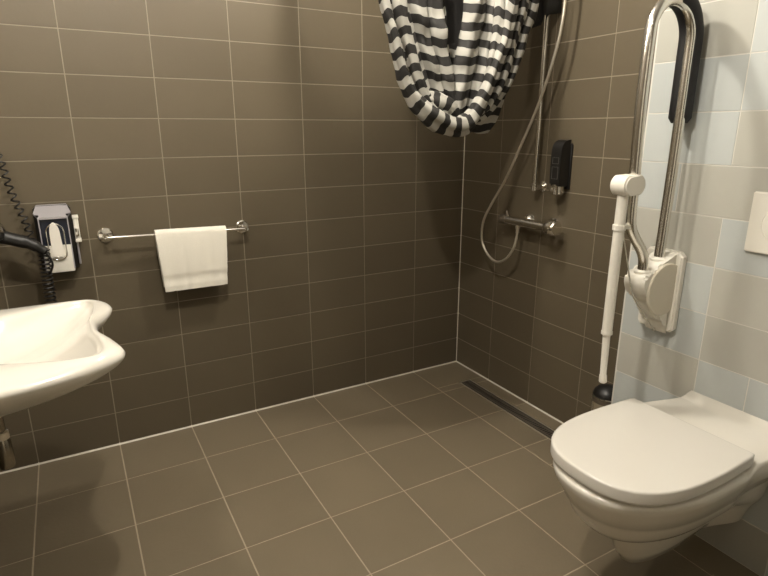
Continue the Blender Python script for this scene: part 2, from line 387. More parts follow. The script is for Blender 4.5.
# ------------------------------------------------------------ shower set
t = empty('shower_rail', (-0.055, -0.583, 1.06), 'upright chrome shower rail on the brown wall above the mixer', 'shower rail')
bm = bmesh.new(); tube(bm, [(-0.055, -0.583, 1.052), (-0.055, -0.583, 2.10)], 0.0095, 18); obj('pole', bm, M['chrome'], t)
for z in (1.064, 2.06):
    bm = bmesh.new(); tube(bm, [(-0.002, -0.583, z), (-0.046, -0.583, z)], [0.011, 0.010], 16); lathe(bm, [(0.0235, 0), (0.0235, 0.004), (0.016, 0.010)], (-0.001, -0.583, z), (-1, 0, 0)); lathe(bm, [(0.011, -0.017), (0.0145, -0.014), (0.0145, 0.014), (0.011, 0.017)], (-0.055, -0.583, z)); obj('wall_bracket', bm, M['chrome'], t)
bm = bmesh.new(); tube(bm, [(-0.055, -0.583, 1.90), (-0.080, -0.64, 1.90), (-0.112, -0.70, 1.905)], 0.013, 14); obj('slider', bm, M['chrome'], t)

h = empty('hand_shower', (-0.11, -0.70, 1.9), 'shower hose and hand shower looping down to the mixer on brown wall', 'hand shower')
hp = [(-0.112, -0.715, 1.93), (-0.11, -0.722, 1.84), (-0.10, -0.718, 1.781), (-0.10, -0.712, 1.70), (-0.10, -0.690, 1.60), (-0.10, -0.625, 1.424), (-0.10, -0.535, 1.25), (-0.10, -0.441, 1.085), (-0.10, -0.355, 0.965), (-0.10, -0.302, 0.875), (-0.10, -0.299, 0.783), (-0.10, -0.345, 0.722), (-0.10, -0.410, 0.696), (-0.098, -0.472, 0.720), (-0.09, -0.512, 0.775), (-0.08, -0.519, 0.83), (-0.078, -0.520, 0.872)]
bm = bmesh.new(); tube(bm, spline(hp, 8), 0.0062, 12); obj('hose', bm, M['hose'], h, ang=60)
bm = bmesh.new(); tube(bm, [(-0.112, -0.715, 1.905), (-0.116, -0.722, 1.94), (-0.13, -0.735, 1.99), (-0.15, -0.745, 2.02)], [0.012, 0.013, 0.014, 0.02], 16); lathe(bm, [(0.018, -0.02), (0.05, 0.0), (0.052, 0.014), (0.048, 0.018)], (-0.158, -0.75, 2.025), (-0.8, -0.1, -0.45)); obj('handset', bm, M['chrome'], h)

t = empty('shower_mixer', (-0.075, -0.57, 0.90), 'horizontal chrome thermostatic shower mixer bar on the brown shower wall', 'shower mixer')
bm = bmesh.new(); tube(bm, [(-0.078, -0.445, 0.903), (-0.078, -0.705, 0.903)], 0.0200, 28); obj('body', bm, M['chrome'], t)
bm = bmesh.new(); lathe(bm, [(0.020, -0.002), (0.031, 0.0), (0.034, 0.006), (0.034, 0.042), (0.028, 0.052), (0.0, 0.054)], (-0.078, -0.702, 0.905), (0, -1, 0)); obj('temperature_knob', bm, M['chrome'], t)
bm = bmesh.new(); lathe(bm, [(0.012, -0.002), (0.021, 0.0), (0.022, 0.006), (0.022, 0.036), (0.019, 0.042), (0.0, 0.043)], (-0.078, -0.447, 0.903), (0, 1, 0)); tube(bm, [(-0.078, -0.450, 0.915), (-0.078, -0.440, 0.944)], [0.006, 0.0045], 10); obj('flow_knob', bm, M['dark_steel'], t)
for y in (-0.520, -0.668):
    bm = bmesh.new(); lathe(bm, [(0.031, 0.0), (0.031, 0.006), (0.024, 0.020), (0.015, 0.030), (0.014, 0.075)], (-0.001, y, 0.908), (-1, 0, -0.05)); obj('wall_union', bm, M['chrome'], t)
bm = bmesh.new(); lathe(bm, [(0.010, 0), (0.0105, -0.014), (0.0085, -0.018), (0.0085, -0.036)], (-0.078, -0.520, 0.887)); obj('hose_outlet', bm, M['hose'], t)

# ------------------------------------------------------------ soap dispenser
t = empty('soap_dispenser', (-0.04, -0.72, 1.08), 'black wall soap dispenser with chrome push button on the shower wall', 'soap dispenser')
bm = bmesh.new()
pr = spline([(-0.013, 1.078), (-0.050, 1.078), (-0.066, 1.082), (-0.070, 1.12), (-0.070, 1.20), (-0.066, 1.238), (-0.052, 1.258), (-0.032, 1.266), (-0.013, 1.267)], 5)
prism(bm, [(a.x, a.y) for a in [Vector((q[0], q[1], 0)) for q in pr]], 'y', -0.682, -0.736, 0.006); obj('housing', bm, M['black'], t, ang=50)
bm = bmesh.new(); prism(bm, [(-0.682, 1.065), (-0.682, 1.245), (-0.688, 1.252), (-0.731, 1.252), (-0.737, 1.245), (-0.737, 1.065)], 'x', -0.0015, -0.014, 0.003); obj('back_plate', bm, M['black'], t)
bm = bmesh.new(); tube(bm, [(-0.043, -0.708, 1.085), (-0.043, -0.708, 1.046), (-0.043, -0.708, 1.042)], [0.0255, 0.0255, 0.021], 24); box(bm, (-0.076, -0.702, 1.056), (-0.045, -0.690, 1.072), 0.003); obj('push_button', bm, M['chrome'], t)
for z0, z1 in ((1.170, 1.196), (1.108, 1.158)):
    bm = bmesh.new()
    for lo, hi in (((-0.0715, -0.694, z0), (-0.0695, -0.6925, z1)), ((-0.0715, -0.7265, z0), (-0.0695, -0.725, z1)), ((-0.0715, -0.7265, z0), (-0.0695, -0.6925, z0+0.0015)), ((-0.0715, -0.7265, z1-0.0015), (-0.0695, -0.6925, z1))): box(bm, lo, hi)
    obj('emblem_frame', bm, M['frame_mark'], t, smooth=False)

# ------------------------------------------------------------ towel rail and towel
t = empty('towel_rail', (-1.47, 0, 0.905), 'slim chrome towel rail with round ends on the brown back wall', 'towel rail')
bm = bmesh.new(); tube(bm, [(-1.748, -0.070, 0.911), (-1.198, -0.070, 0.899)], 0.0062, 14); obj('bar', bm, M['chrome'], t)
for x, z in ((-1.742, 0.911), (-1.204, 0.899)):
    bm = bmesh.new(); lathe(bm, [(0.0285, 0.0), (0.0285, 0.005), (0.024, 0.009), (0.011, 0.010), (0.0095, 0.012), (0.0095, 0.072), (0.008, 0.077), (0.0, 0.078)], (x, -0.001, z), (0, -1, 0)); obj('post', bm, M['chrome'], t)

bm = bmesh.new(); rings = []
NX = 36
for i in range(NX+1):
    u = i/NX; x = -1.5705+(0.2775)*u
    zc = 0.9085-0.006*u*0.99
    wob = 0.0016*math.sin(u*9)+0.001*math.sin(u*23+1)
    fl = 0.235-0.006*u; bl = 0.222-0.004*math.sin(u*5)
    th = 0.0115; yc = -0.070
    xs = lambda d: x+(-0.5+u)*(-0.030)*d/0.25
    outer = []; inner = []
    for k in range(9):
        a = PI*k/8
        outer.append((0, yc-math.cos(a)*(0.0075+th), zc+math.sin(a)*(0.0075+th)))
        inner.append((0, yc-math.cos(a)*0.0070, zc+math.sin(a)*0.0070))
    fo = []
    for k in range(16):
        d = fl*(1-k/15); z = zc-d
        bulge = 0.004*math.sin(PI*d/fl*0.9)+abs(wob)*d/fl*1.5
        if k == 3: bulge -= 0.006
        fo.append((0, yc-0.0075-th-bulge, z))
    fi = [(0, yc-0.007-0.0006, zc-fl*(k/15)) for k in range(16)]
    bo = [(0, yc+0.0075+th+wob*k/12, zc-bl*k/12) for k in range(13)]
    bi = [(0, yc+0.007+wob*k/12, zc-bl*(k)/12) for k in range(13)][::-1]
    ring = fo[:-1] + outer + bo[1:] + bi[:-1] + inner[::-1] + fi[1:]
    edge = 0.0 if 0 < i < NX else 0.002
    R = []
    for p in ring:
        d = zc-p[2]
        R.append((xs(max(0, d)), p[1], p[2]))
    rings.append(R)
R, fs = loft(bm, rings)
for v in bm.verts: v.co += Vector((random.uniform(-1, 1), random.uniform(-1, 1), random.uniform(-1, 1)))*0.0004
tag(obj('towel', bm, M['towel'], ang=70), 'folded white towel hanging over the chrome towel rail', 'towel')

# ------------------------------------------------------------ wash basin
BY = -0.785
out = [(-2.398, BY+.345), (-2.25, BY+.345), (-2.08, BY+.338), (-1.95, BY+.318), (-1.85, BY+.285), (-1.792, BY+.242), (-1.777, BY+.195), (-1.795, BY+.12), (-1.822, BY+.05),
       (-1.822, BY-.05), (-1.795, BY-.12), (-1.777, BY-.195), (-1.792, BY-.242), (-1.85, BY-.285), (-1.95, BY-.318), (-2.08, BY-.338), (-2.25, BY-.345), (-2.398, BY-.345)]
oc = spline([(a, b, 0) for a, b in out], 5)
oc += [Vector((-2.398, BY-.345+.69*k/12, 0)) for k in range(1, 12)]
cI = Vector((-2.10, BY, 0))
def inn(p):
    k = max(0, min(1, (p.x+2.06)/0.26)); xx = cI.x+(p.x-cI.x)*(0.96 if p.x > cI.x else 0.62)
    if xx > -1.850: xx = -1.850+0.35*(xx+1.850)
    return Vector((xx, cI.y+(p.y-cI.y)*(0.50+0.44*k), 0))
def ring_t(tt, z): return [(*(p.lerp(inn(p), tt)).xy, z) for p in oc]
def ring_b(s, z): return [(*(cI+(inn(p)-cI)*s).xy, z) for p in oc]
def ring_o(s, z, cx=-2.24):
    r = []
    for p in oc:
        q = Vector((cx, BY, 0)) + (p-Vector((cx, BY, 0)))*s
        if p.x < -2.397: q.x = -2.398
        else: q.x = max(q.x, -2.398)
        r.append((*q.xy, z))
    return r
t = empty('wash_basin', (XL, BY, 0.80), 'white ceramic wash basin with a curved-in front edge at the left', 'basin')
bm = bmesh.new()
loft(bm, [ring_o(.10, .640), ring_o(.30, .644), ring_o(.52, .660), ring_o(.70, .688), ring_o(.83, .716), ring_o(.92, .740), ring_o(.975, .760), ring_o(.995, .772), ring_o(1, .781), ring_t(.10, .789), ring_t(.25, .796), ring_t(.45, .801), ring_t(.65, .8035), ring_t(.80, .804), ring_t(.9, .8025), ring_t(.97, .799), ring_b(1, .795),
          ring_b(.95, .783), ring_b(.85, .765), ring_b(.7, .742), ring_b(.5, .722), ring_b(.3, .711), ring_b(.12, .705), ring_b(.04, .704)])
obj('bowl', bm, M['ceramic'], t, ang=80)
bm = bmesh.new(); lathe(bm, [(0.0, 0.0), (0.024, 0.0), (0.026, 0.003), (0.018, 0.005), (0.0, 0.004)], (-2.10, BY, .704)); obj('drain_plug', bm, M['chrome'], t)
t2 = empty('bottle_trap', (-2.06, BY, .45), 'chrome bottle trap hanging under the white basin', 'trap')
TX = -2.086
bm = bmesh.new(); tube(bm, [(TX, BY, .53), (TX, BY, .672)], 0.0125, 20); obj('tailpiece', bm, M['dark_chrome'], t2)
bm = bmesh.new(); lathe(bm, [(0.013, 0.0), (0.0165, .002), (0.017, .03), (0.013, .036)], (TX, BY, .590)); obj('nut', bm, M['chrome'], t2)
bm = bmesh.new(); lathe(bm, [(0.0145, 0.0), (0.0195, .003), (0.0195, .022), (0.0135, .026)], (TX, BY, .525)); obj('nut', bm, M['chrome'], t2)
bm = bmesh.new(); lathe(bm, [(0.010, 0.0), (0.017, .003), (0.0190, .012), (0.0195, .028), (0.0185, .078), (0.0145, .088)], (TX, BY, .440)); obj('trap_cup', bm, M['dark_chrome'], t2)
bm = bmesh.new(); tube(bm, spline([(TX, BY, .505), (TX-.06, BY, .505), (-2.30, BY, .508), (-2.399, BY, .508)], 4), 0.015, 16); obj('waste_pipe', bm, M['dark_chrome'], t2)

# ------------------------------------------------------------ wall caddy (behind the hair dryer)
t = empty('wall_dispenser', (-1.905, 0, 0.80), 'dark and white dispenser box with a sloping grey top on the back wall', 'dispenser')
x0, x1, z0, z1, dp = -1.968, -1.848, 0.800, 1.042, 0.085
bm = bmesh.new(); prism(bm, [(x0, z0), (x1, z0), (x1, z1-.012), (x1-.012, z1), (x0+.012, z1), (x0, z1-.012)], 'y', -0.0015, -0.030, 0.003); obj('back_box', bm, M['black'], t)
bm = bmesh.new()
# sloping grey hood
hb = [(x0+.012, -0.020, z1+.002), (x1-.012, -0.020, z1+.002), (x1-.001, -dp+.018, z1-.022), (x1-.014, -dp, z1-.036), (x0+.014, -dp, z1-.036), (x0+.001, -dp+.018, z1-.022)]
lo = [(a, b, c-0.008) for a, b, c in hb]
loft(bm, [lo, hb]); obj('hood', bm, M['lilac'], t, smooth=False)
bm = bmesh.new()
for s, xx in ((1, x0), (-1, x1)):
    loft(bm, [[(xx+s*.001, -dp+.018, z), (xx+s*.014, -dp, z), (xx+s*.017, -dp+.004, z), (xx+s*.017, -0.020, z), (xx+s*.001, -0.020, z)] for z in (z0+.012, z1-.028)])
    obj('side_panel', bm, M['black'], t, smooth=False); bm = bmesh.new()
    box(bm, (min(xx+s*.0125, xx+s*.0165), -dp-.002, z0+.01), (max(xx+s*.0125, xx+s*.0165), -dp+.001, z1-.036), 0.0008)
    obj('edge_strip', bm, M['lilac'], t, smooth=False); bm = bmesh.new()
bm.free()
bm = bmesh.new(); box(bm, (x0+.014, -dp+.012, z0+.075), (x1-.014, -0.029, z1-.046), 0.001); obj('front_panel', bm, M['navy'], t, smooth=False)
bm = bmesh.new(); box(bm, (x0+.014, -dp-.002, z0), (x1-.014, -0.029, z0+.100), 0.005); obj('lower_box', bm, M['plastic'], t)
bm = bmesh.new(); cx = -1.908
lp = [(cx-.028, -dp-.006, .880)] + [(cx-.028*math.cos(a), -dp-.006, .952+.030*math.sin(a)) for a in [PI*k/12 for k in range(13)]] + [(cx+.028, -dp-.006, .875)]
lp += [(cx+.027*math.cos(a), -dp-.006, .868-.020*math.sin(a)) for a in [PI*k/10 for k in range(1, 10)]]
tube(bm, lp+[lp[0]], 0.0024, 8); obj('wire_loop', bm, M['chrome'], t)
bm = bmesh.new()
pr = spline([(cx-.012, .978, 0), (cx-.017, .955, 0), (cx-.018, .91, 0), (cx-.018, .875, 0), (cx-.011, .857, 0), (cx+.005, .854, 0), (cx+.016, .866, 0), (cx+.018, .89, 0), (cx+.016, .93, 0), (cx+.013, .965, 0), (cx, .986, 0)], 5, True)
prism(bm, [(p.x, p.y) for p in pr], 'y', -dp+.008, -dp-.014, 0.006); obj('bag_roll', bm, M['ceramic'], t)['label'] = 'white oblong insert behind the wire loop'
t = empty('wall_clip_holder', (-1.835, 0, 0.9), 'small slim white holder with a clip beside the dark dispenser box', 'holder')
bm = bmesh.new(); box(bm, (-1.8465, -.056, .905), (-1.8285, -.0015, .998), 0.004); obj('body', bm, M['plastic'], t)
bm = bmesh.new(); box(bm, (-1.843, -.064, .925), (-1.832, -.054, .955), 0.002); obj('clip', bm, M['chrome'], t)
bm = bmesh.new(); box(bm, (-1.8475, -.060, .902), (-1.8265, -.004, .912), 0.003); obj('end_cap', bm, M['plastic'], t)
bm = bmesh.new(); box(bm, (-1.8475, -.060, .990), (-1.8265, -.004, .999), 0.003); obj('end_cap', bm, M['plastic'], t)
bm = bmesh.new(); box(bm, (-1.845, -.040, .815), (-1.838, -.0015, .903), 0.002); obj('backing_strip', bm, M['lilac'], t)

# ------------------------------------------------------------ hair dryer
t = empty('hair_dryer', (-2.06, -.10, .96), 'black hair dryer with coiled cord on the wall above the basin', 'hair dryer')
YD = -.135
bm = bmesh.new()
tube(bm, spline([(-2.135, YD, .978), (-2.090, YD, .965), (-2.050, YD, .950), (-2.000, YD, .930), (-1.970, YD, .912), (-1.943, YD, .888)], 4), [0.024]*8+[0.022]*5+[0.019]*4+[0.016]*3+[0.010], 18)
obj('handle', bm, M['black'], t)
bm = bmesh.new(); lathe(bm, [(0.030, -.055), (0.038, -.045), (0.041, -.01), (0.041, .03), (0.036, .05), (0.034, .085)], (-2.105, YD, .985), (-.35, 0.25, .7)); obj('barrel', bm, M['black'], t)
bm = bmesh.new(); lathe(bm, [(0.022, -.004), (0.0265, 0), (0.0265, .004), (0.024, .005), (0.0265, .007), (0.0265, .011), (0.024, .012), (0.0265, .014), (0.0265, .018), (0.018, .022)], (-2.078, YD-.008, .985), (0.75, -.1, .45)); obj('nozzle_ring', bm, M['steel'], t)
bm = bmesh.new(); box(bm, (-2.16, -.10, .93), (-2.09, -.0015, 1.03), 0.01); box(bm, (-2.145, YD-.01, .95), (-2.10, -.09, .975), 0.006); obj('wall_holder', bm, M['black'], t)
def coil(axis, r, turns, wire=0.0028):
    pts = [Vector(p) for p in axis]
    ax = spline(pts, 10); Lc = [0]
    for a, b in zip(ax[:-1], ax[1:]): Lc.append(Lc[-1]+(b-a).length)
    N = int(turns*12); res = []
    for i in range(N+1):
        s = Lc[-1]*i/N
        k = max(j for j in range(len(Lc)) if Lc[j] <= s+1e-9); k = min(k, len(ax)-2)
        f = (s-Lc[k])/max(1e-9, Lc[k+1]-Lc[k]); p = ax[k].lerp(ax[k+1], f); tt = (ax[k+1]-ax[k]).normalized()
        u = tt.cross(Vector((0, 1, 0))).normalized(); v = tt.cross(u)
        a = 2*PI*turns*i/N
        res.append(p+(u*math.cos(a)+v*math.sin(a))*r)
    return res
bm = bmesh.new()
tube(bm, coil([(-2.060, -.06, 1.30), (-2.035, -.06, 1.21), (-2.022, -.06, 1.11), (-1.998, -.065, 1.01), (-1.985, -.075, .945), (-1.975, -.085, .90)], 0.0105, 15), 0.0029, 6)
obj('coiled_cord', bm, M['black'], t)
bm = bmesh.new()
tube(bm, spline([(-1.955, YD, .897), (-1.938, YD, .875), (-1.930, YD, .845), (-1.938, YD+.01, .818), (-1.950, YD+.02, .80)], 5), 0.0038, 8)
tube(bm, coil([(-1.950, YD+.02, .895), (-1.953, YD+.02, .83), (-1.955, YD+.02, .76), (-1.957, YD+.02, .67)], 0.0165, 15), 0.0030, 6)
obj('cord_end', bm, M['black'], t)

# ------------------------------------------------------------ shower curtain
PER = 0.059
def uvset(bm, faces_u):
    lay = bm.loops.layers.uv.new('stripe') if 'stripe' not in bm.loops.layers.uv else bm.loops.layers.uv['stripe']
    for f, us in faces_u:
        for l, u in zip(f.loops, us): l[lay].uv = (u, 0.5)

bmC = bmesh.new(); layC = bmC.loops.layers.uv.new('stripe')
def c_sheet(leftp, rightp, ytop, folds, amp, nu=48, nv=60, phase=0.0, tilt=0.0, ybase=None, zoff=0.0, double=False):
    """sheet between two boundary curves given as (x,y,z) lists (same parameter), stripes follow height"""
    A = spline(leftp, 10); B = spline(rightp, 10); nA = min(len(A), len(B)); A = [A[int(i*(len(A)-1)/(nA-1))] for i in range(nA)]; B = [B[int(i*(len(B)-1)/(nA-1))] for i in range(nA)]
    V = []
    for i in range(nA):
        row = []
        for j in range(nu+1):
            u = j/nu; p = A[i].lerp(B[i], u)
            w = (B[i]-A[i]).length
            ph = folds*2*PI*u + 0.5*math.sin(i*0.09) + phase
            prof = math.sin(ph)+0.35*math.sin(2.3*ph+1.1)
            y = amp*prof + 0.006*math.sin(i*0.35+u*5)*math.sin(u*9)
            row.append((bmC.verts.new((p.x+0.35*amp*math.cos(ph), p.y+y, p.z+0.35*amp*math.sin(ph)+tilt*u)), (p.z+tilt*u*0.5 + 0.004*math.sin(ph*0.5+1))/PER))
        V.append(row)
    for i in range(nA-1):
        for j in range(nu):
            q = (V[i][j], V[i][j+1], V[i+1][j+1], V[i+1][j])
            f = bmC.faces.new([a[0] for a in q])
            for l, a in zip(f.loops, q): l[layC].uv = (a[1], .5)
def c_strand(pts, rad, per=PER, lobes=3, seed=0, ph=0.0, flat=1.0, sub=8):
    P = spline(pts, sub); n = len(P)
    rs = spline([(r, 0, 0) for r in rad], sub) if len(rad) == len(pts) else None
    S = [0]
    for a, b in zip(P[:-1], P[1:]): S.append(S[-1]+(b-a).length)
    seg = 28; V = []; rnd = random.Random(seed); o = [rnd.uniform(0, 6) for _ in range(4)]
    for i, p in enumerate(P):
        t = (P[min(i+1, n-1)]-P[max(i-1, 0)]).normalized(); up = Vector((0, 1, 0)); up = (up-t*up.dot(t)).normalized(); sd = t.cross(up)
        r = rs[i].x
        row = []
        for k in range(seg):
            a = 2*PI*k/seg
            rr = r*(1+0.16*math.sin(lobes*a+o[0]+S[i]*5)+0.09*math.sin(5*a+o[1]-S[i]*9)+0.05*math.sin(S[i]*60+o[2]+2*a))
            row.append((bmC.verts.new(p+(up*math.cos(a)*flat+sd*math.sin(a))*rr), (S[i]+0.006*math.sin(2*a+o[3]))/per+ph))
        V.append(row)
    for i in range(n-1):
        for k in range(seg):
            q = (V[i][k], V[i][(k+1) % seg], V[i+1][(k+1) % seg], V[i+1][k])
            f = bmC.faces.new([a[0] for a in q])
            for l, a in zip(f.loops, q): l[layC].uv = (a[1], .5)
    for row in (V[0], V[-1]):
        f = bmC.faces.new([a[0] for a in row])
        for l in f.loops: l[layC].uv = (row[0][1], .5)
c_sheet([(-0.943, -0.6585000000000001, 2.082), (-0.849, -0.655, 1.717), (-0.81, -0.655, 1.63), (-0.778, -0.655, 1.544), (-0.744, -0.655, 1.468), (-0.701, -0.655, 1.395), (-0.665, -0.655, 1.355)], [(-0.626, -0.6585000000000001, 2.08), (-0.604, -0.655, 1.742), (-0.592, -0.655, 1.647), (-0.575, -0.655, 1.555), (-0.558, -0.655, 1.475), (-0.546, -0.655, 1.398), (-0.539, -0.655, 1.349)], 0, 3.2, 0.016)
c_sheet([(-0.518, -0.66, 2.079), (-0.521, -0.66, 1.749), (-0.534, -0.66, 1.651), (-0.552, -0.66, 1.566), (-0.576, -0.66, 1.481), (-0.59, -0.66, 1.404), (-0.593, -0.66, 1.341)], [(-0.321, -0.66, 2.079), (-0.351, -0.66, 1.766), (-0.367, -0.66, 1.664), (-0.39, -0.66, 1.576), (-0.413, -0.66, 1.487), (-0.442, -0.66, 1.408), (-0.467, -0.66, 1.342)], 0, 1.5, 0.014, 48, 60, 2.0)
c_sheet([(-0.591, -0.6, 1.608), (-0.58, -0.6, 1.561), (-0.574, -0.6, 1.502), (-0.557, -0.6, 1.432), (-0.54, -0.6, 1.35)], [(-0.435, -0.6, 1.618), (-0.442, -0.6, 1.569), (-0.448, -0.6, 1.508), (-0.454, -0.6, 1.435), (-0.459, -0.6, 1.35)], 0, 1.0, 0.008)
c_sheet([(-0.443, -0.585, 1.633), (-0.483, -0.585, 1.49), (-0.518, -0.585, 1.416), (-0.539, -0.585, 1.361), (-0.547, -0.585, 1.313)], [(-0.151, -0.585, 1.654), (-0.213, -0.585, 1.519), (-0.243, -0.585, 1.423), (-0.269, -0.585, 1.352), (-0.323, -0.585, 1.29)], 0, 1.3, 0.01)
c_strand([(-0.964, -0.672, 2.076), (-0.882, -0.7, 1.706), (-0.86, -0.7, 1.632), (-0.833, -0.7, 1.561), (-0.801, -0.7, 1.475), (-0.764, -0.7, 1.412), (-0.709, -0.7, 1.367), (-0.639, -0.7, 1.333), (-0.558, -0.7, 1.323), (-0.5, -0.7, 1.362), (-0.457, -0.7, 1.434), (-0.415, -0.7, 1.519), (-0.375, -0.7, 1.624), (-0.352, -0.7, 1.759), (-0.306, -0.672, 2.073)], [0.018, 0.018, 0.018, 0.019, 0.021, 0.026, 0.033, 0.037, 0.034, 0.027, 0.024, 0.024, 0.024, 0.024, 0.024], seed=1)
c_strand([(-0.878, -0.666, 2.078), (-0.818, -0.68, 1.716), (-0.79, -0.68, 1.628), (-0.757, -0.68, 1.536), (-0.727, -0.68, 1.457), (-0.683, -0.68, 1.395), (-0.612, -0.68, 1.358)], [0.022, 0.022, 0.021, 0.02, 0.02, 0.02, 0.015], seed=2,ph=.4)
c_strand([(-0.192, -0.66, 2.078), (-0.203, -0.66, 1.781), (-0.236, -0.66, 1.695), (-0.264, -0.66, 1.608), (-0.297, -0.66, 1.52), (-0.332, -0.66, 1.454), (-0.383, -0.66, 1.394), (-0.448, -0.66, 1.35), (-0.523, -0.66, 1.334)], [0.022, 0.022, 0.022, 0.022, 0.021, 0.02, 0.019, 0.017, 0.012], seed=3,ph=.2)
c_strand([(-0.251, -0.666, 2.076), (-0.277, -0.68, 1.77), (-0.303, -0.68, 1.673), (-0.329, -0.68, 1.574), (-0.366, -0.68, 1.48), (-0.415, -0.68, 1.404), (-0.474, -0.68, 1.356)], [0.02, 0.02, 0.02, 0.02, 0.019, 0.018, 0.014], seed=4,ph=.7)
c_strand([(-0.369, -0.669, 2.075), (-0.391, -0.69, 1.757), (-0.398, -0.69, 1.657), (-0.414, -0.69, 1.561), (-0.433, -0.69, 1.484), (-0.467, -0.69, 1.413), (-0.51, -0.69, 1.356)], [0.019, 0.019, 0.018, 0.018, 0.017, 0.016, 0.012], seed=5,ph=.1)
c_strand([(-0.706, -0.675, 1.408), (-0.663, -0.675, 1.405), (-0.619, -0.675, 1.396), (-0.582, -0.675, 1.373), (-0.558, -0.675, 1.334)], [0.026, 0.034, 0.036, 0.032, 0.02], seed=6,ph=.3,per=.05,flat=.6)
from mathutils import noise
for v in bmC.verts:
    c0 = v.co.copy(); nv = noise.noise_vector(c0*14)*0.0055 + noise.noise_vector(c0*38)*0.0028
    v.co = c0 + nv
cur = obj('shower_curtain', bmC, M['stripe'], ang=80)
tag(cur, 'black and white striped shower curtain looped up in a bunch in the shower corner', 'curtain')

